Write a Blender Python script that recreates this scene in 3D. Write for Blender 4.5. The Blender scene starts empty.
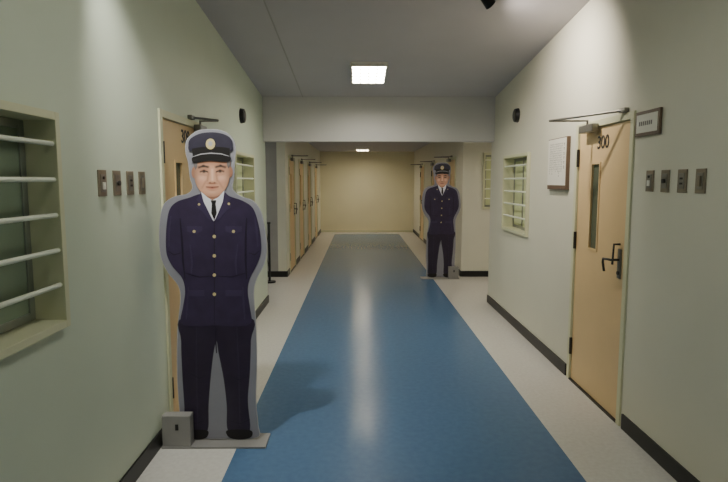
import bpy, bmesh, math, random
from mathutils import Vector, Matrix

D = bpy.data
COL = bpy.context.scene.collection
random.seed(4)

# ------------------------------------------------------------------ helpers
def s2l(c):
    return tuple((x/12.92 if x <= 0.04045 else ((x+0.055)/1.055)**2.4) for x in [v/255.0 for v in c])

def mat(name, rgb, rough=0.6, metal=0.0, var=0.0, scale=8.0, bump=0.0, bscale=60.0, emit=None, estr=0.0, spec=0.5):
    m = D.materials.new(name); m.use_nodes = True
    nt = m.node_tree; b = nt.nodes["Principled BSDF"]
    c = s2l(rgb)
    b.inputs["Base Color"].default_value = (*c, 1)
    b.inputs["Roughness"].default_value = rough
    b.inputs["Metallic"].default_value = metal
    b.inputs["Specular IOR Level"].default_value = spec
    geo = nt.nodes.new("ShaderNodeNewGeometry")
    if var > 0:
        n = nt.nodes.new("ShaderNodeTexNoise"); n.inputs["Scale"].default_value = scale
        n.inputs["Detail"].default_value = 5
        nt.links.new(geo.outputs["Position"], n.inputs["Vector"])
        r = nt.nodes.new("ShaderNodeValToRGB")
        r.color_ramp.elements[0].position = 0.3; r.color_ramp.elements[1].position = 0.7
        r.color_ramp.elements[0].color = (*[x*(1-var) for x in c], 1)
        r.color_ramp.elements[1].color = (*[min(1, x*(1+var)) for x in c], 1)
        nt.links.new(n.outputs["Fac"], r.inputs["Fac"])
        nt.links.new(r.outputs["Color"], b.inputs["Base Color"])
    if bump > 0:
        n2 = nt.nodes.new("ShaderNodeTexNoise"); n2.inputs["Scale"].default_value = bscale
        n2.inputs["Detail"].default_value = 3
        nt.links.new(geo.outputs["Position"], n2.inputs["Vector"])
        bp = nt.nodes.new("ShaderNodeBump"); bp.inputs["Strength"].default_value = bump
        bp.inputs["Distance"].default_value = 0.01
        nt.links.new(n2.outputs["Fac"], bp.inputs["Height"])
        nt.links.new(bp.outputs["Normal"], b.inputs["Normal"])
    if emit:
        b.inputs["Emission Color"].default_value = (*s2l(emit), 1)
        b.inputs["Emission Strength"].default_value = estr
    return m

M = {}
M['wall'] = mat("wall_paint", (208, 217, 199), 0.55, var=0.02, scale=2.5, bump=0.04, bscale=90)
M['wallr'] = mat("wall_paint_right", (217, 215, 199), 0.55, var=0.02, scale=2.5, bump=0.04, bscale=90)
M['farwall'] = mat("far_wall_paint", (232, 225, 194), 0.6, var=0.02, scale=2, bump=0.05, bscale=90)
M['ceil'] = mat("ceiling_board", (186, 182, 186), 0.8, var=0.02, scale=3, bump=0.05, bscale=120)
M['beam'] = mat("beam_paint", (204, 202, 202), 0.7, var=0.02, scale=3)
M['grey'] = mat("plain_grey", (156, 154, 152), 0.5, var=0.04)
M['base'] = mat("black_skirting", (22, 22, 24), 0.4, var=0.1, scale=20)
M['door'] = mat("door_paint", (222, 192, 144), 0.45, var=0.03, scale=4, bump=0.03, bscale=100)
M['frame'] = mat("frame_paint", (212, 212, 180), 0.45, var=0.02)
M['bars'] = mat("bar_paint", (234, 238, 222), 0.4, var=0.02)
M['alu'] = mat("aluminium_sash", (150, 155, 145), 0.35, metal=0.6, var=0.05)
M['glass'] = mat("window_glass_tinted", (128, 142, 122), 0.15, var=0.08, scale=3)
M['vglass'] = mat("vision_glass", (92, 100, 84), 0.15, var=0.08, scale=3)
M['frost'] = mat("frosted_glass", (206, 212, 168), 0.4, var=0.06, scale=6)
M['steel'] = mat("brushed_steel", (140, 138, 132), 0.35, metal=0.8, var=0.08, scale=40)
M['dark'] = mat("dark_metal", (60, 57, 54), 0.4, metal=0.5, var=0.1, scale=30)
M['black'] = mat("black_plastic", (18, 18, 20), 0.45, var=0.1, scale=30)
M['plate'] = mat("switch_plate", (138, 128, 112), 0.35, metal=0.4, var=0.06, scale=40)
M['white'] = mat("white_sheet", (232, 230, 220), 0.6, var=0.02)
M['brown'] = mat("brown_frame", (104, 84, 68), 0.45, var=0.1, scale=30)
M['lamp'] = mat("lamp_diffuser", (255, 250, 235), 0.5, emit=(255, 250, 232), estr=60)
M['lampnear'] = mat("lamp_diffuser_near", (255, 250, 235), 0.5, emit=(250, 252, 241), estr=23)
M['lampfar'] = mat("lamp_diffuser_far", (255, 250, 235), 0.5, emit=(255, 242, 216), estr=28)
M['lampend'] = mat("lamp_diffuser_end", (255, 250, 235), 0.5, emit=(255, 242, 214), estr=46)
M['passfill'] = mat("passage_fill_glow", (255, 250, 235), 0.5, emit=(250, 248, 240), estr=26)  # glow of the added fill in the left passage
M['lampwhite'] = mat("lamp_trim", (220, 218, 210), 0.4, var=0.01)
M['spot'] = mat("spot_lens", (255, 245, 225), 0.3, emit=(255, 240, 210), estr=6)
# printed standee inks
M['board'] = mat("standee_grey_board", (138, 137, 147), 0.55, var=0.03)
M['edge'] = mat("standee_pale_edge", (172, 172, 176), 0.6, var=0.03)
M['navy'] = mat("print_navy", (50, 38, 68), 0.5, var=0.14, scale=14)
M['navy2'] = mat("print_navy_light", (59, 47, 79), 0.5, var=0.08, scale=14)
M['navy3'] = mat("print_navy_dark", (32, 23, 45), 0.5, var=0.08, scale=14)
M['pants'] = mat("print_trousers", (40, 29, 52), 0.5, var=0.14, scale=12)
M['pants2'] = mat("print_trousers_light", (48, 37, 62), 0.5, var=0.12, scale=12)
M['cap'] = mat("print_cap", (46, 42, 60), 0.5, var=0.08, scale=20)
M['skin2'] = mat("print_skin_shade", (168, 120, 98), 0.5, var=0.03, scale=25)
M['hair'] = mat("print_grey_hair", (112, 106, 106), 0.6, var=0.2, scale=120)
M['ink'] = mat("print_black", (22, 18, 20), 0.5, var=0.05)
M['shirt'] = mat("print_shirt", (232, 232, 242), 0.5, var=0.02)
M['gold'] = mat("print_gold", (206, 190, 140), 0.45, var=0.08, scale=90)
M['silver'] = mat("print_silver", (170, 168, 176), 0.45, var=0.05)
M['boxgrey'] = mat("standee_base_paint", (140, 138, 136), 0.5, var=0.04)
def attr_mat(name, attr):
    m = D.materials.new(name); m.use_nodes = True; nt = m.node_tree
    a = nt.nodes.new("ShaderNodeAttribute"); a.attribute_name = attr
    b = nt.nodes["Principled BSDF"]; b.inputs["Roughness"].default_value = .5
    nt.links.new(a.outputs["Color"], b.inputs["Base Color"]); return m
M['facemat'] = attr_mat("print_face", "ink")

# floor: pale vinyl with a blue band between two X values, all in world space
def floor_mat():
    m = D.materials.new("vinyl_floor"); m.use_nodes = True
    nt = m.node_tree; N = nt.nodes; L = nt.links; b = N["Principled BSDF"]
    g = N.new("ShaderNodeNewGeometry"); sp = N.new("ShaderNodeSeparateXYZ")
    L.new(g.outputs["Position"], sp.inputs[0])
    def mth(op, a, v):
        n = N.new("ShaderNodeMath"); n.operation = op
        L.new(a, n.inputs[0])
        if isinstance(v, (int, float)): n.inputs[1].default_value = v
        else: L.new(v, n.inputs[1])
        return n.outputs[0]
    a = mth('GREATER_THAN', sp.outputs['X'], -0.715)
    c = mth('LESS_THAN', sp.outputs['X'], 1.178)
    d = mth('LESS_THAN', sp.outputs['Y'], 16.3)
    f = mth('MULTIPLY', mth('MULTIPLY', a, c), d)
    def ramp(c0, c1, scale, det=6):
        n = N.new("ShaderNodeTexNoise"); n.inputs["Scale"].default_value = scale; n.inputs["Detail"].default_value = det
        L.new(g.outputs["Position"], n.inputs["Vector"])
        r = N.new("ShaderNodeValToRGB")
        r.color_ramp.elements[0].position = .3; r.color_ramp.elements[1].position = .7
        r.color_ramp.elements[0].color = (*s2l(c0), 1); r.color_ramp.elements[1].color = (*s2l(c1), 1)
        L.new(n.outputs["Fac"], r.inputs["Fac"]); return r.outputs["Color"]
    cream = ramp((201, 198, 193), (211, 209, 204), 40)
    blue = ramp((82, 111, 146), (88, 118, 153), 26)
    mx = N.new("ShaderNodeMix"); mx.data_type = 'RGBA'
    L.new(f, mx.inputs[0]); L.new(cream, mx.inputs[6]); L.new(blue, mx.inputs[7])
    L.new(mx.outputs[2], b.inputs["Base Color"])
    b.inputs["Specular IOR Level"].default_value = 0.15
    b.inputs["Roughness"].default_value = 0.21
    return m
M['floor'] = floor_mat()

def link(ob, parent=None):
    COL.objects.link(ob)
    if parent: ob.parent = parent
    return ob

def empty(name, loc=(0, 0, 0), rot=(0, 0, 0)):
    e = D.objects.new(name, None); e.location = loc; e.rotation_euler = rot
    e.empty_display_size = 0.1
    return link(e)

def add_box(bm, lo, hi):
    vs = [bm.verts.new((x, y, z)) for x in (lo[0], hi[0]) for y in (lo[1], hi[1]) for z in (lo[2], hi[2])]
    for f in ((0,1,3,2),(4,6,7,5),(0,4,5,1),(2,3,7,6),(0,2,6,4),(1,5,7,3)):
        bm.faces.new([vs[i] for i in f])
    return vs

def finish(bm, name, m, parent=None, bevel=0.0, smooth=False):
    bmesh.ops.recalc_face_normals(bm, faces=bm.faces)
    me = D.meshes.new(name); bm.to_mesh(me); bm.free()
    if isinstance(m, (list, tuple)):
        for x in m: me.materials.append(x)
    else: me.materials.append(m)
    if smooth:
        for p in me.polygons: p.use_smooth = True
    ob = D.objects.new(name, me); link(ob, parent)
    if bevel > 0:
        md = ob.modifiers.new("bev", 'BEVEL'); md.width = bevel; md.segments = 2; md.limit_method = 'ANGLE'
    return ob

def box(name, lo, hi, m, parent=None, bevel=0.0):
    lo2 = [min(a, b) for a, b in zip(lo, hi)]; hi2 = [max(a, b) for a, b in zip(lo, hi)]
    bm = bmesh.new(); add_box(bm, lo2, hi2)
    return finish(bm, name, m, parent, bevel)

def boxes(name, lst, m, parent=None, bevel=0.0):
    bm = bmesh.new()
    for lo, hi in lst:
        add_box(bm, [min(a, b) for a, b in zip(lo, hi)], [max(a, b) for a, b in zip(lo, hi)])
    return finish(bm, name, m, parent, bevel)

def rod(name, pts, r, m, parent=None, seg=12):
    cu = D.curves.new(name, 'CURVE'); cu.dimensions = '3D'; cu.bevel_depth = r; cu.bevel_resolution = 3
    cu.use_fill_caps = True
    sp = cu.splines.new('POLY'); sp.points.add(len(pts)-1)
    for p, q in zip(sp.points, pts): p.co = (*q, 1)
    cu.materials.append(m)
    ob = D.objects.new(name, cu); return link(ob, parent)

def cyl(name, c, axis, r, h, m, parent=None, r2=None, seg=28, bevel=0.0):
    bm = bmesh.new()
    bmesh.ops.create_cone(bm, cap_ends=True, segments=seg, radius1=r, radius2=r if r2 is None else r2, depth=h)
    q = Vector((0, 0, 1)).rotation_difference(Vector(axis))
    bmesh.ops.transform(bm, matrix=Matrix.Translation(c) @ q.to_matrix().to_4x4(), verts=bm.verts)
    ob = finish(bm, name, m, parent, bevel)
    return ob

# ------------------------------------------------------------------ room dims
XL, XR = -1.17, 1.66
T = 0.14
YB, YE = -1.6, 7.05       # near hall
YC = 8.95                  # far side of the crossing
YF = 16.95                 # far end wall
ZC = 2.43                  # far ceiling
def zc(y): return 2.565 + 0.1*(6.9 - y)

def wall_x(name, x_in, sgn, y0, y1, ztop, holes, m):
    ys = sorted(set([y0, y1] + [h[0] for h in holes] + [h[1] for h in holes]))
    zs = sorted(set([0.0, 2.3] + [h[2] for h in holes] + [h[3] for h in holes]))
    bm = bmesh.new()
    for i in range(len(ys)-1):
        for j in range(len(zs)):
            a, b = ys[i], ys[i+1]
            z0 = zs[j]; z1 = zs[j+1] if j+1 < len(zs) else None
            ym = (a+b)/2; zm = (z0+z1)/2 if z1 else 2.35
            if any(h[0] < ym < h[1] and h[2] < zm < h[3] for h in holes): continue
            vs = add_box(bm, (min(x_in, x_in+sgn*T), a, z0), (max(x_in, x_in+sgn*T), b, z1 if z1 else 2.4))
            if z1 is None:
                for v in vs:
                    if v.co.z > 2.35: v.co.z = ztop(v.co.y)
    bmesh.ops.remove_doubles(bm, verts=bm.verts, dist=1e-5)
    return finish(bm, name, m)

ND_L = (3.31, 4.21); ND_R = (3.38, 4.28); DZ = 1.97
WL1 = (1.24, 2.17, 0.98, 1.81); WL2 = (5.22, 6.15, 1.0, 1.83); WR1 = (5.42, 6.35, 1.0, 1.83)
far_l = [(9.3, 10.2), (10.9, 11.8), (12.7, 13.6), (14.7, 15.6)]
far_r = [(9.6, 10.5), (11.9, 12.8), (14.2, 15.1)]

wall_x("wall_left", XL, -1, YB, YE, zc, [(ND_L[0], ND_L[1], 0, DZ), WL1, WL2], M['wall'])
wall_x("wall_right", XR, 1, YB, YE, zc, [(ND_R[0], ND_R[1], 0, DZ), WR1], M['wallr'])
wall_x("wall_far_left", XL, -1, YC, YF, lambda y: ZC, [(a, b, 0, DZ) for a, b in far_l], M['wallr'])
wall_x("wall_far_right", XR, 1, YC, YF, lambda y: ZC, [(a, b, 0, DZ) for a, b in far_r], M['wallr'])
box("wall_back", (XL-T, YB-T, 0), (XR+T, YB, zc(YB)), M['wall'])
box("wall_end", (XL-T, YF, 0), (XR+T, YF+T, ZC), M['farwall'])
box("wall_crossing_left_near", (-4, YE-T, 0), (XL-T, YE, ZC), M['wall'])
box("wall_crossing_left_far", (-4, YC, 0), (XL-T, YC+T, ZC), M['grey'])  # plain grey, darker than the matching wall on the right
box("wall_crossing_right_near", (XR+T, YE-T, 0), (4.6, YE, ZC), M['wallr'])
wx0, wx1, wz0, wz1 = 1.98, 2.88, 1.10, 2.0
boxes("wall_crossing_right_far", [((XR+T, YC, 0), (wx0, YC+T, ZC)), ((wx1, YC, 0), (4.6, YC+T, ZC)),
      ((wx0, YC, 0), (wx1, YC+T, wz0)), ((wx0, YC, wz1), (wx1, YC+T, ZC))], M['wallr'])
box("wall_crossing_left_cap", (-4-T, YE-T, 0), (-4, YC+T, ZC), M['wall'])
box("wall_crossing_right_cap", (4.6, YE-T, 0), (4.6+T, YC+T, ZC), M['wallr'])

box("floor", (-4.2, YB-0.2, -0.1), (4.8, YF+0.2, 0), M['floor'])
bm = bmesh.new()
vs = add_box(bm, (XL-T, YB-T, 0), (XR+T, 6.9, 1))
for v in vs:
    v.co.z = zc(v.co.y) + (0.1 if v.co.z > 0.5 else 0.0)
finish(bm, "ceiling", M['ceil'])
box("ceiling_far", (-4-T, YE, ZC), (4.6+T, YF+T, ZC+0.1), M['ceil'])
box("ceiling_beam", (XL, 6.9, 2.03), (XR, YE, 2.66), M['beam'], bevel=0.004)
bm = bmesh.new()
vs = add_box(bm, (-0.686, YB, 0), (-0.676, 6.9, 1))
for v in vs: v.co.z = zc(v.co.y) - (0.004 if v.co.z > .5 else 0.0)
finish(bm, "trim_1", M['grey'])

def basebd(name, side, segs, parent=None):
    x = XL if side == 'L' else XR; s = 1 if side == 'L' else -1
    boxes(name, [((x, a, 0), (x+s*0.012, b, 0.095)) for a, b in segs], M['base'])
basebd("baseboard_left", 'L', [(YB, ND_L[0]-.03), (ND_L[1]+.03, YE)])
basebd("baseboard_right", 'R', [(YB, ND_R[0]-.03), (ND_R[1]+.03, YE)])
def gaps(ds, y0, y1):
    out = []; c = y0
    for a, b in ds: out.append((c, a-.03)); c = b+.03
    out.append((c, y1)); return out
basebd("baseboard_far_left", 'L', gaps(far_l, YC, YF))
basebd("baseboard_far_right", 'R', gaps(far_r, YC, YF))
box("baseboard_end", (XL+.012, YF-0.012, 0), (XR-.012, YF, 0.05), M['frame'])
box("baseboard_crossing_right", (XR+0.0, YC-0.012, 0), (4.6, YC, 0.095), M['base'])
box("baseboard_crossing_left", (-4, YC-0.012, 0), (XL, YC, 0.095), M['base'])

# ------------------------------------------------------------------ wall-mounted things
def W(side, y, z, d):
    return (XL + d if side == 'L' else XR - d, y, z)
def wbox(name, side, y0, y1, z0, z1, d0, d1, m, parent=None, bevel=0.0):
    return box(name, W(side, y0, z0, d0), W(side, y1, z1, d1), m, parent, bevel)

def text(name, body, side, y, z, d, size, m, parent):
    cu = D.curves.new(name, 'FONT'); cu.body = body; cu.size = size; cu.extrude = 0.001
    cu.align_x = 'CENTER'; cu.align_y = 'CENTER'; cu.materials.append(m); cu.offset = 0.0015
    ob = D.objects.new(name, cu); link(ob, parent)
    ob.location = W(side, y, z, d)
    ob.rotation_euler = (math.pi/2, 0, math.pi/2 if side == 'L' else -math.pi/2)
    return ob

dn = [0]
def door(side, y0, y1, hinge, number=None, numy=None, numz=1.81, closer=(.16, .40, .28, .30, .44)):
    """closer: body start, body end, pivot, arm reach, bracket position (all measured from the hinge edge)"""
    dn[0] += 1
    p = empty(f"door_{dn[0]}")
    f = 0.045
    boxes("frame", [(W(side, y0, 0, -0.10), W(side, y0+f, DZ, 0.012)),
                    (W(side, y1-f, 0, -0.10), W(side, y1, DZ, 0.012)),
                    (W(side, y0+f, DZ-f, -0.10), W(side, y1-f, DZ, 0.012))], M['frame'], p, 0.002)
    a, b = y0+f+0.003, y1-f-0.003
    h = b if hinge == 'far' else a
    s = -1 if hinge == 'far' else 1
    v0, v1 = sorted((h+s*0.24, h+s*0.37)); vz0, vz1 = 1.07, 1.67
    z0, z1 = 0.012, DZ-f-0.004
    boxes("leaf", [(W(side, a, z0, -0.045), W(side, v0, z1, -0.005)), (W(side, v1, z0, -0.045), W(side, b, z1, -0.005)),
                   (W(side, v0, z0, -0.045), W(side, v1, vz0, -0.005)), (W(side, v0, vz1, -0.045), W(side, v1, z1, -0.005))],
          M['door'], p)
    wbox("vision_glass", side, v0, v1, vz0, vz1, -0.025, -0.015, M['vglass'], p)
    e = 0.012
    boxes("vision_bead", [(W(side, v0-e, vz0-e, -0.005), W(side, v0+.003, vz1+e, 0.001)),
                          (W(side, v1-.003, vz0-e, -0.005), W(side, v1+e, vz1+e, 0.001)),
                          (W(side, v0, vz0-e, -0.005), W(side, v1, vz0+.003, 0.001)),
                          (W(side, v0, vz1-.003, -0.005), W(side, v1, vz1+e, 0.001))], M['door'], p)
    wbox("threshold", side, y0+f, y1-f, 0, 0.01, -0.1, 0.012, M['base'], p)
    for k, hz in enumerate((0.27, 1.10, 1.72)):
        cyl(f"hinge_{k+1}", W(side, h, hz, 0.006), (0, 0, 1), 0.011, 0.13, M['dark'], p)
    hy = (a if hinge == 'far' else b) + (0.075 if hinge == 'far' else -0.075)
    wbox("handle_plate", side, hy-.022, hy+.022, 0.93, 1.12, -0.005, 0.004, M['steel'], p, 0.002)
    dirn = 1 if hinge == 'far' else -1
    rod("handle_lever", [W(side, hy, 1.05, 0), W(side, hy, 1.05, 0.055), W(side, hy+dirn*.03, 1.05, 0.062),
                         W(side, hy+dirn*.10, 1.045, 0.06), W(side, hy+dirn*.115, 1.02, 0.055), W(side, hy+dirn*.115, 0.96, 0.045)], 0.008, M['dark'], p)
    rod("pull_ring", [W(side, hy, 1.15, 0.0), W(side, hy, 1.15, 0.04), W(side, hy, 1.02, 0.045)], 0.007, M['dark'], p)
    cyl("key_cylinder", W(side, hy, 0.965, 0.006), (1, 0, 0), 0.012, 0.012, M['dark'], p)
    cb0, cb1, cp, reach, br = closer
    c0, c1 = sorted((h+s*cb0, h+s*cb1))
    wbox("closer_body", side, c0, c1, 1.89, 1.945, 0.0125, 0.06, M['steel'], p, 0.006)
    pv = h+s*cp
    rod("closer_arm_main", [W(side, pv, 1.94, 0.036), W(side, pv, 1.975, 0.036), W(side, pv-0.02*s, 1.977, reach)], 0.009, M['steel'], p)
    rod("closer_arm_link", [W(side, pv-0.02*s, 1.977, reach), W(side, h+s*br, 1.985, 0.02)], 0.008, M['steel'], p)
    wbox("closer_bracket", side, h+s*br-.04, h+s*br+.04, 1.972, 2.0, 0.0, 0.03, M['steel'], p, 0.003)
    if number:
        text("room_number", number, side, numy, numz, -0.003, 0.125, M['black'], p)
    return p

door('L', *ND_L, 'near', "309", 3.83, 1.84, (.62, .79, .70, .17, .56))
door('R', *ND_R, 'far', "300", 3.83, 1.81, (.12, .36, .22, .30, .72))
for a, b in far_l: door('L', a, b, 'near')
for a, b in far_r: door('R', a, b, 'far')

wn = [0]
def window(to, w, h, pane, nbar=5):
    wn[0] += 1
    p = empty(f"window_{wn[0]}")
    def bx(name, u0, u1, v0, v1, d0, d1, m, bev=0.0):
        return box(name, to(u0, v0, d0), to(u1, v1, d1), m, p, bev)
    def ring(name, u0, u1, v0, v1, f, d0, d1, m):
        boxes(name, [(to(u0, v0, d0), to(u0+f, v1, d1)), (to(u1-f, v0, d0), to(u1, v1, d1)),
                     (to(u0+f, v0, d0), to(u1-f, v0+f, d1)), (to(u0+f, v1-f, d0), to(u1-f, v1, d1))], m, p, 0.002)
    ring("outer_frame", 0.002, w-0.002, 0.002, h-0.002, 0.03, -0.12, 0.03, M['frame'])
    ring("sash_left", 0.034, w/2+0.015, 0.034, h-0.034, 0.032, -0.085, -0.065, M['alu'])
    ring("sash_right", w/2-0.015, w-0.034, 0.034, h-0.034, 0.032, -0.108, -0.088, M['alu'])
    bx("pane_left", 0.06, w/2-0.01, 0.06, h-0.06, -0.078, -0.072, pane)
    bx("pane_right", w/2+0.01, w-0.06, 0.06, h-0.06, -0.101, -0.095, pane)
    bx("blind_back", 0.032, w-0.032, 0.032, h-0.032, -0.119, -0.112, pane)
    for k in range(nbar):
        z = 0.17 + k*(h-0.17-0.12)/(nbar-1)
        rod(f"bar_{k+1}", [to(0.03, z, 0.012), to(w-0.03, z, 0.012)], 0.0095, M['bars'], p)
    return p
window(lambda u, v, d: W('L', WL1[0]+u, WL1[2]+v, d), WL1[1]-WL1[0], WL1[3]-WL1[2], M['glass'])
window(lambda u, v, d: W('L', WL2[0]+u, WL2[2]+v, d), WL2[1]-WL2[0], WL2[3]-WL2[2], M['frost'])
window(lambda u, v, d: W('R', WR1[0]+u, WR1[2]+v, d), WR1[1]-WR1[0], WR1[3]-WR1[2], M['frost'])
window(lambda u, v, d: (wx0+u, YC-d, wz0+v), wx1-wx0, wz1-wz0, M['frost'])

def switch(side, y, z, kind):
    p = empty("switch_plate", W(side, y, z, 0)); s = 1 if side == 'L' else -1
    def b(name, y0, y1, z0, z1, d0, d1, m, bev=0.0):
        return box(name, (s*d0, y0, z0), (s*d1, y1, z1), m, p, bev)
    b("plate", -.04, .04, -.06, .06, 0, .007, M['plate'], .002)
    b("inset", -.024, .024, -.04, .04, .007, .010, M['steel'], .001)
    if kind == 0:
        b("rocker", -.012, .012, -.028, .004, .010, .016, M['white'], .001)
        cyl("lamp", (s*.012, 0, .024), (1, 0, 0), .007, .006, M['dark'], p)
    elif kind == 1:
        cyl("knob", (s*.014, 0, 0), (1, 0, 0), .012, .012, M['dark'], p)
    elif kind == 2:
        b("slot_1", -.012, .012, .008, .018, .010, .012, M['black'])
        b("slot_2", -.012, .012, -.018, -.008, .010, .012, M['black'])
    else:
        b("rocker", -.012, .012, -.026, .026, .010, .016, M['plate'], .001)
for k, y in enumerate((2.555, 2.71, 2.865, 3.02)): switch('L', y, 1.54, k)
for k, y in enumerate((3.165, 3.005, 2.845, 2.69)): switch('R', y+.01, 1.55, k)

p = empty("wall_sign", W('R', 3.22, 1.88, 0))
box("frame", (0, -.135, -.072), (-.016, .135, .072), M['brown'], p, .003)
box("sheet", (-.016, -.115, -.052), (-.018, .115, .052), M['white'], p)
boxes("lettering", [((-.018, .085-.022*k, -.012), (-.019, .085-.022*k-.014, .012)) for k in range(7)], M['hair'], p)

# notice board: title column and body columns of small vertical writing, too small to read
p = empty("notice_board", W('R', 4.62, 1.69, 0))
box("panel", (0, -.215, -.21), (-.03, .215, .21), M['brown'], p, .003)
box("sheet", (-.03, -.205, -.175), (-.032, .208, .203), M['white'], p)
glyphs = []
def glyph(y, z, s):
    k = random.random()
    glyphs.append(((-.032, y-s*.45, z+s*.25), (-.0328, y+s*.45, z+s*.38)))
    glyphs.append(((-.032, y-s*.08, z-s*.42), (-.0328, y+s*.08, z+s*.42)))
    if k > .3: glyphs.append(((-.032, y-s*.4, z-s*.4), (-.0328, y+s*.4, z-s*.28)))
    if k > .6: glyphs.append(((-.032, y-s*.42, z-s*.1), (-.0328, y+s*.3, z+s*.02)))
for r in range(6): glyph(-.165, .15-.036*r, .026)
for c in range(11):
    n = random.randint(11, 16)
    for r in range(n): glyph(-.115+.027*c, .16-.0185*r, .013)
boxes("lettering", glyphs, M['dark'], p)

for side, y, z in (('L', 5.62, 2.19), ('R', 5.9, 2.23)):
    s = 1 if side == 'L' else -1
    p = empty("wall_speaker", W(side, y, z, 0))
    cyl("body", (s*.02, 0, 0), (s, 0, 0), .075, .04, M['black'], p, r2=.066, bevel=.003)
    cyl("grille", (s*.043, 0, 0), (s, 0, 0), .052, .006, M['dark'], p, bevel=.002)

# ------------------------------------------------------------------ ceiling lights
def ceiling_light(x, y, z, slope, m, w=.36, l=.62):
    p = empty("ceiling_light", (x, y, z), (-math.atan(slope), 0, 0))
    w2, l2 = w/2, l/2
    boxes("housing", [((-w2, -l2, -.045), (-w2+.015, l2, 0)), ((w2-.015, -l2, -.045), (w2, l2, 0)),
                      ((-w2+.015, -l2, -.045), (w2-.015, -l2+.015, 0)), ((-w2+.015, l2-.015, -.045), (w2-.015, l2, 0))],
          M['lampwhite'], p)
    box("diffuser", (-w2+.016, -l2+.016, -.03), (w2-.016, l2-.016, -.02), m, p)
    sl = [((-w2+.015+i*(w-.03)/4-.003, -l2+.015, -.045), (-w2+.015+i*(w-.03)/4+.003, l2-.015, -.031)) for i in range(1, 4)]
    sl += [((-w2+.015, -l2+.015+i*(l-.03)/5-.003, -.045), (w2-.015, -l2+.015+i*(l-.03)/5+.003, -.031)) for i in range(1, 5)]
    boxes("louvre", sl, M['lampwhite'], p)
    return p
ceiling_light(.10, 5.86, zc(5.86), .1, M['lamp'])
ceiling_light(.11, 2.2, zc(2.2), .1, M['lampnear'])
ceiling_light(.11, -.6, zc(-.6), .1, M['lampnear'])
ceiling_light(.10, 8.9, ZC, 0, M['lampfar'], .36, .5)
ceiling_light(.10, 11.6, ZC, 0, M['lampfar'], .36, .5)
ceiling_light(.10, 15.5, ZC, 0, M['lampend'])
ceiling_light(3.0, 8.0, ZC, 0, M['lampfar'])
ceiling_light(-2.5, 7.9, ZC, 0, M['passfill'])  # unseen fill light, added to lift the dark left passage

def spotlight(loc, target, power, ang, col=(1, .9, .74), blend=.7, zt=None):
    p = empty("ceiling_spotlight", loc)
    d = (Vector(target) - Vector(loc)).normalized()
    ztop = (zc(loc[1]) if zt is None else zt) - loc[2]
    cyl("mount", (0, 0, ztop-.008), (0, 0, 1), .035, .016, M['black'], p)
    rod("stem", [(0, 0, ztop-.01), (0, 0, .0)], .008, M['black'], p)
    c = d*.01
    bm = bmesh.new()
    bmesh.ops.create_cone(bm, cap_ends=False, segments=28, radius1=.028, radius2=.04, depth=.1)
    q = Vector((0, 0, 1)).rotation_difference(d)
    bmesh.ops.transform(bm, matrix=Matrix.Translation(c) @ q.to_matrix().to_4x4(), verts=bm.verts)
    ob = finish(bm, "can", M['black'], p); ob.modifiers.new("s", 'SOLIDIFY').thickness = .003
    cyl("lens", tuple(d*.035), tuple(d), .030, .006, M['spot'], p)
    L = D.lights.new("beam", 'SPOT'); L.energy = power; L.spot_size = math.radians(ang); L.spot_blend = blend
    L.color = col; L.shadow_soft_size = .03
    o = D.objects.new("lamp", L); link(o, p); o.location = d*.068
    o.rotation_euler = (-d).to_track_quat('Z', 'Y').to_euler()
spotlight((.88, 4.02, 2.81), (1.66, 4.4, 2.15), 110, 120, (1, .9, .77), 1.0)
spotlight((-1.0, 2.35, 2.94), (-.62, 3.6, .4), 135, 66, (.99, .97, .88), .9)
spotlight((.92, 7.25, 2.36), (1.3, 8.8, 1.2), 30, 60, (1, .92, .8), .9, ZC)  # unseen spot hidden behind the beam to light the right guard

# ------------------------------------------------------------------ printed guard standees
BASE = 440.0
def art(px, py):
    """artwork sheet units -> board metres"""
    k = 0.00566 + (py-135)/305*0.00035
    kz = (k + 0.00601)/2*1.016
    return ((px-359)*k + .862, (BASE-py)*kz)

def spline(pts, n=5):
    out = []; N = len(pts)
    for i in range(N):
        p0, p1, p2, p3 = [Vector(pts[(i+j-1) % N]) for j in range(4)]
        for s in range(n):
            t = s/n
            out.append(tuple(0.5*((2*p1)+(-p0+p2)*t+(2*p0-5*p1+4*p2-p3)*t*t+(-p0+3*p1-3*p2+p3)*t**3)))
    return out

def ellipse(cx, cy, rx, ry, n=22):
    return [(cx+rx*math.cos(2*math.pi*i/n), cy+ry*math.sin(2*math.pi*i/n)) for i in range(n)]

def stroke(pts, w):
    L, R = [], []
    for i, p in enumerate(pts):
        a = Vector(pts[max(0, i-1)]); b = Vector(pts[min(len(pts)-1, i+1)])
        d = (b-a).normalized(); n = Vector((-d.y, d.x))
        ww = w/2 if 0 < i < len(pts)-1 else w/4
        L.append(tuple(Vector(p)+n*ww)); R.append(tuple(Vector(p)-n*ww))
    return L + R[::-1]

def printed(name, polys, layer, m, parent, sm=True, thick=.0008):
    bm = bmesh.new()
    for pts in polys:
        if sm: pts = spline(pts)
        y = -layer*.0009
        vs = [bm.verts.new((art(*p)[0], y, art(*p)[1])) for p in pts]
        f = bm.faces.new(vs)
        r = bmesh.ops.extrude_face_region(bm, geom=[f])
        ev = [g for g in r['geom'] if isinstance(g, bmesh.types.BMVert)]
        bmesh.ops.translate(bm, verts=ev, vec=(0, thick, 0))
    return finish(bm, name, m, parent)

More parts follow.
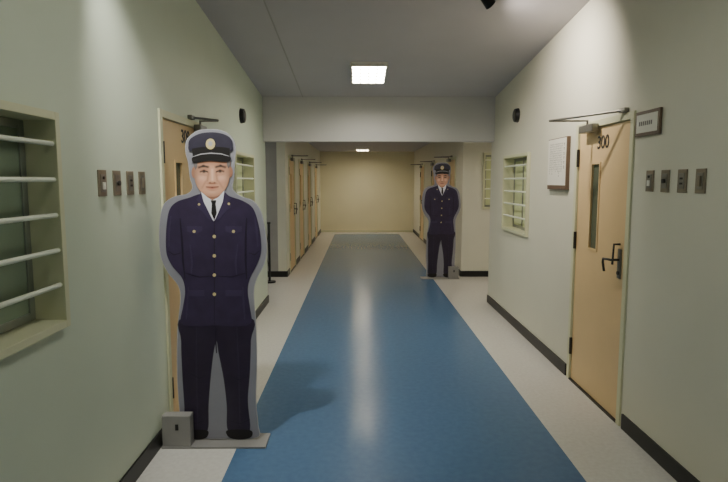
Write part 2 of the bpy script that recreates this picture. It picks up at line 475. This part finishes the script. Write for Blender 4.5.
def seg_dist(x, y, a, b):
    ax, ay = a; bx, by = b
    dx, dy = bx-ax, by-ay
    t = max(0, min(1, ((x-ax)*dx+(y-ay)*dy)/(dx*dx+dy*dy)))
    return math.hypot(x-ax-t*dx, y-ay-t*dy)
def g(x, y, cx, cy, sx, sy): return math.exp(-((x-cx)/sx)**2-((y-cy)/sy)**2)
def gl(x, y, a, b, s): return math.exp(-(seg_dist(x, y, a, b)/s)**2)
def face_ink(x, y):
    """ink colour (sRGB 0-255) of the printed portrait at artwork point"""
    base = Vector((218, 166, 138))
    e = abs(x-212.8)/17.8
    c = base*(1-.28*e**4)
    def mixc(c, col, f):
        f = max(0, min(1, f)); return c*(1-f)+Vector(col)*f
    c = mixc(c, (246, 206, 182), .6*g(x, y, 203, 179.5, 4.4, 3.6)+.6*g(x, y, 222.3, 179.3, 4.4, 3.6))
    c = mixc(c, (240, 200, 176), .45*g(x, y, 213, 192.6, 4, 1.8))
    c = mixc(c, (150, 98, 78), .8*math.exp(-((y-162)/3.4)**2))
    c = mixc(c, (154, 102, 82), .45*g(x, y, 205, 171.2, 4.6, 2.6)+.45*g(x, y, 220.8, 171.2, 4.6, 2.6))
    c = mixc(c, (176, 122, 102), .35*max(0, (y-190.5)/6)+.25*max(0, e-.7)*2)
    c = mixc(c, (250, 216, 192), .6*gl(x, y, (213, 171), (213.2, 180.5), 1.4))
    c = mixc(c, (150, 96, 76), .42*gl(x, y, (209.4, 174), (208.2, 181.5), 1.0)+.38*gl(x, y, (216.8, 174), (218, 181.5), 1.0))
    c = mixc(c, (134, 80, 64), .7*g(x, y, 213, 184.1, 4.6, .9))
    c = mixc(c, (76, 40, 34), .7*g(x, y, 210.8, 183.5, .9, .6)+.7*g(x, y, 215.4, 183.5, .9, .6))
    c = mixc(c, (156, 102, 84), .32*gl(x, y, (206.6, 182), (203, 188.5), .9)+.32*gl(x, y, (219.4, 182), (223.2, 188.5), .9))
    c = mixc(c, (166, 114, 96), .28*gl(x, y, (201, 175.6), (207.5, 176.2), .8)+.28*gl(x, y, (218.3, 176.1), (224.4, 175.4), .8))
    c = mixc(c, (206, 124, 106), .22*g(x, y, 202, 182, 3.5, 2.5)+.22*g(x, y, 223, 182, 3.5, 2.5))
    c = mixc(c, (214, 202, 196), .6*g(x, y, 204.7, 172.9, 2.8, .7)+.6*g(x, y, 220.9, 172.7, 2.8, .7))
    c = mixc(c, (28, 18, 16), .98*g(x, y, 204.8, 172.8, 1.3, 1.0)+.98*g(x, y, 220.8, 172.6, 1.3, 1.0))
    c = mixc(c, (40, 26, 22), .95*gl(x, y, (201.2, 172.8), (204.8, 171.7), .65)+.95*gl(x, y, (204.8, 171.7), (208.4, 172.9), .65)
             + .95*gl(x, y, (217.2, 172.8), (220.8, 171.5), .65)+.95*gl(x, y, (220.8, 171.5), (224.4, 172.5), .65))
    c = mixc(c, (46, 36, 34), .9*gl(x, y, (199.8, 168.6), (204.2, 167.2), 1.0)+.9*gl(x, y, (204.2, 167.2), (208.8, 168.2), 1.0)
             + .9*gl(x, y, (216.8, 168.2), (221.2, 167), 1.0)+.9*gl(x, y, (221.2, 167), (225.8, 168.4), 1.0))
    c = mixc(c, (178, 96, 86), .65*g(x, y, 213, 189.1, 4.6, .9)+.4*g(x, y, 213, 187.0, 4.6, .6))
    c = mixc(c, (88, 42, 38), .9*gl(x, y, (207.2, 187.6), (213, 188), .45)+.9*gl(x, y, (213, 188), (219, 187.5), .45))
    c = mixc(c, (160, 108, 88), .4*g(x, y, 213, 191, 3.2, .6))
    return c
def face_mesh(outline, layer, parent):
    pts = spline(outline, 8); cx, cy = 213, 177
    R = 44; N = len(pts)
    verts = [(art(cx, cy)[0], -layer*.0009, art(cx, cy)[1])]; ac = [(cx, cy)]
    for r in range(1, R+1):
        for q in pts:
            x = cx+(q[0]-cx)*r/R; y = cy+(q[1]-cy)*r/R
            ac.append((x, y)); verts.append((art(x, y)[0], -layer*.0009, art(x, y)[1]))
    faces = []
    for i in range(N):
        j = (i+1) % N
        faces.append((0, 1+i, 1+j))
        for r in range(R-1):
            a = 1+r*N; faces.append((a+i, a+N+i, a+N+j, a+j))
    me = D.meshes.new("face"); me.from_pydata(verts, [], faces)
    at = me.color_attributes.new("ink", 'FLOAT_COLOR', 'POINT')
    for i, (x, y) in enumerate(ac):
        at.data[i].color = (*s2l(face_ink(x, y)), 1)
    me.materials.append(M['facemat'])
    return link(D.objects.new("face", me), parent)

def standee(loc, boxside, rotz=0.0):
    p = empty("guard_standee", loc, (0, 0, rotz))
    P = lambda n, polys, l, m, sm=True: printed(n, polys, l, M[m], p, sm)
    outline = [(211,131.5),(223,133),(232,139),(236,149),(235,164),(234.5,178),(233,189),(240,196),(253,201),(261,211),
               (265,228),(267,248),(264,264),(257,278),(254,292),(256,322),(257,360),(256,400),(258,425),(257,438),
               (225,439),(200,439),(183,438),(181,420),(178,380),(178,330),(181,300),(179,285),(169,272),(162,257),
               (160,238),(161,218),(165,204),(175,197),(188,194),(193,188),(190.5,178),(189,165),(186,152),(188,141),(198,133)]
    # card core (pale cut edge) with the grey-printed face sheet slightly inset
    printed("board", [outline], 0, M['edge'], p, True, .012)
    sp = spline(outline); N = len(sp); inner = []
    for i in range(N):
        t = (Vector(sp[(i+1) % N])-Vector(sp[i-1])).normalized()
        n = Vector((-t.y, t.x)); inner.append(tuple(Vector(sp[i])+n*.5))
    printed("grey_print", [inner], .7, M['board'], p, False, .0005)
    P("trousers", [[(184,316),(250,316),(251,340),(250,372),(248,400),(250,430),(240,432),(228,430),(227,405),(224,378),
                    (219,352),(217,340),(214,352),(211,378),(209,405),(208,430),(197,432),(186,430),(185,405),(183,372),(182,340)]], 1.7, 'pants')
    P("trouser_creases", [stroke([(197,326),(197,370),(198,425)],1.6), stroke([(237,326),(239,370),(240,425)],1.6)], 2.7, 'pants2', False)
    P("trouser_folds", [stroke([(217,322),(216,336),(217,352)],1.6), stroke([(190,372),(200,377),(208,374)],1.3),
                        stroke([(230,375),(240,379),(249,374)],1.3), stroke([(188,420),(197,423),(207,419)],1.4),
                        stroke([(229,420),(240,423),(250,419)],1.4)], 2.7, 'navy3', False)
    P("shoes", [[(187,430),(207,430),(208,436),(203,439),(193,439),(186,436)], [(228,430),(250,430),(252,436),(246,439),(234,439),(228,436)]], 2.7, 'ink')
    P("jacket", [[(204,194),(190,198),(178,202),(171,209),(168,222),(167,240),(168,254),(174,266),(183,277),(186,290),
                  (184,305),(182,322),(198,325),(216,324),(235,325),(251,322),(250,305),(248,290),(250,278),(256,266),
                  (261,253),(261,238),(258,221),(253,208),(243,201),(231,197),(223,193),(214,200)]], 3.6, 'navy')
    P("sleeve_seams", [stroke([(181,218),(183,240),(184,260),(186,278)],2.0), stroke([(247,218),(246,240),(246,260),(247,278)],2.0),
                       stroke([(215,216),(215,250),(215,290),(215,323)],1.0),
                       stroke([(186,272),(200,276),(213,275)],1.2), stroke([(218,275),(232,276),(246,272)],1.2),
                       stroke([(169,250),(175,254),(182,252)],1.2), stroke([(249,252),(255,254),(260,250)],1.2)], 4.6, 'navy3', False)
    P("cloth_highlights", [stroke([(172,216),(170,232),(170,246)],2.2), stroke([(255,216),(257,232),(258,246)],2.2),
                           stroke([(191,244),(193,262),(192,274)],2.0), stroke([(238,244),(236,262),(237,274)],2.0),
                           stroke([(189,286),(188,304),(187,318)],2.0), stroke([(243,286),(244,304),(245,318)],2.0)], 4.6, 'navy2', False)
    P("pocket_flaps", [[(188,226),(203,226),(203,231),(195.5,233.5),(188,231)], [(226,226),(242,226),(242,231),(234,233.5),(226,231)]], 4.6, 'navy2', False)
    P("side_pockets", [[(189,289),(205,289),(205,295),(189,295)], [(226,289),(242,289),(242,295),(226,295)]], 4.6, 'navy2', False)
    P("neck", [[(203,184),(223,184),(223,194),(219,201),(208,201),(203,194)]], 4.6, 'skin2')
    P("shirt", [[(202,192),(208,197.5),(213,200.5),(219,197.5),(225,191),(224,202),(216,219),(214.5,221),(213,219),(203,203)]], 5.6, 'shirt', False)
    P("tie", [[(211.5,200.5),(217,200.5),(216.3,204),(217.5,213),(215,220),(212,213),(212.6,204)]], 6.6, 'ink', False)
    P("lapels", [[(202,193),(204.5,202),(214,221),(209,219),(203,211),(197,207),(200,203),(197,200)],
                 [(225,192),(223.5,202),(215.5,221),(220,219),(227,211),(232,207),(229,203),(232,199)]], 6.6, 'navy2', False)
    P("buttons", [ellipse(215,y,1.7,1.7) for y in (236,255,274,293)] + [ellipse(195,231,1.5,1.5), ellipse(234,231,1.5,1.5)], 5.6, 'gold', False)
    P("collar_pins", [ellipse(200,204.5,1.2,1.2), ellipse(229.5,204,1.2,1.2)], 7.6, 'gold', False)
    P("ears", [ellipse(195.0,173.5,2.5,5.4), ellipse(230.6,173,2.5,5.4)], 4.6, 'skin2', False)
    P("hair", [[(194.6,158),(198.8,158),(198.2,168),(196.4,171),(194.6,166)], [(231,157),(227,157),(227.8,167),(229.4,170),(231,165)]], 7.6, 'hair', False)
    face_mesh([(195.8,160),(195.2,171),(195.9,181),(199.4,189.2),(205.8,195.2),(213,197.4),(220.2,195.2),(226.4,189),(229.7,181),(230.4,171),(229.8,160),(212,156)], 6.2, p)
    P("cap_crown", [[(192,153),(189.5,147.5),(191,141.5),(198,137),(206,135),(216,134.8),(225.5,136.8),(231.8,141),(233.3,147),(231,153),(212,150)]], 8.6, 'cap')
    P("cap_band", [[(193,150.5),(202,149),(212,148.5),(222,148.8),(230.5,150),(230.5,158),(212,155),(194,158.5)]], 9.6, 'ink', False)
    P("cap_cord", [stroke([(194,158.3),(202,155.8),(212,154.8),(222,155.5),(230,157.8)],1.0)], 11.6, 'silver', False)
    P("cap_peak", [[(193.5,159),(202,156.5),(212,155.5),(222,156.5),(231,158.5),(230,162.8),(222,163.2),(212,162.2),(202,163.4),(194.5,164)]], 10.6, 'ink')
    P("cap_badge_rim", [ellipse(211.5,146,4.6,5.2)], 12.6, 'gold', False)
    P("cap_badge_centre", [ellipse(211.5,145.6,2.0,2.4)], 13.6, 'silver', False)
    box("base_plate", (-.29, -.09, -.012), (.315, .09, 0), M['boxgrey'], p, .002)
    if boxside < 0: bx0, bx1 = -.285, -.12
    else: bx0, bx1 = .14, .30
    box("weight_box", (bx0, -.085, 0), (bx1, -.016, .185), M['boxgrey'], p, .004)
    bc = (bx0+bx1)/2
    box("box_slot", (bc-.004, -.088, .10), (bc+.014, -.085, .135), M['black'], p)
    boxes("rear_strut", [((-.03, .012, 0), (-.018, .08, .9)), ((.018, .012, 0), (.03, .08, .9))], M['boxgrey'], p)
standee((-.86, 3.19, .012), -1)
standee((1.28, 8.8, .012), 1)

# ------------------------------------------------------------------ folding barrier in the left passage
p = empty("folding_barrier", (-1.37, 8.45, 0))
cyl("post", (0, 0, .46), (0, 0, 1), .018, .88, M['black'], p)
cyl("foot", (0, 0, .012), (0, 0, 1), .09, .024, M['black'], p, bevel=.004)
cyl("cap", (0, 0, .915), (0, 0, 1), .026, .03, M['black'], p, bevel=.004)
cyl("post_far", (-.55, 0, .46), (0, 0, 1), .018, .88, M['black'], p)
cyl("foot_far", (-.55, 0, .012), (0, 0, 1), .09, .024, M['black'], p, bevel=.004)
for k in range(5):
    xa, xb = -.11*k, -.11*(k+1)
    rod(f"lattice_{2*k+1}", [(xa, 0, .15), (xb, 0, .85)], .006, M['black'], p)
    rod(f"lattice_{2*k+2}", [(xa, .012, .85), (xb, .012, .15)], .006, M['black'], p)

w = D.worlds.new("world"); bpy.context.scene.world = w; w.use_nodes = True
w.node_tree.nodes["Background"].inputs[0].default_value = (.5, .5, .5, 1)
w.node_tree.nodes["Background"].inputs[1].default_value = .1

cam = D.cameras.new("camera"); co = D.objects.new("camera", cam); link(co)
co.location = (0, 0, 1.55)
co.rotation_euler = (math.radians(90-6.15), 0, math.radians(-0.514))
cam.sensor_width = 36; cam.lens = 557/728*36
cam.clip_start = .05
bpy.context.scene.camera = co
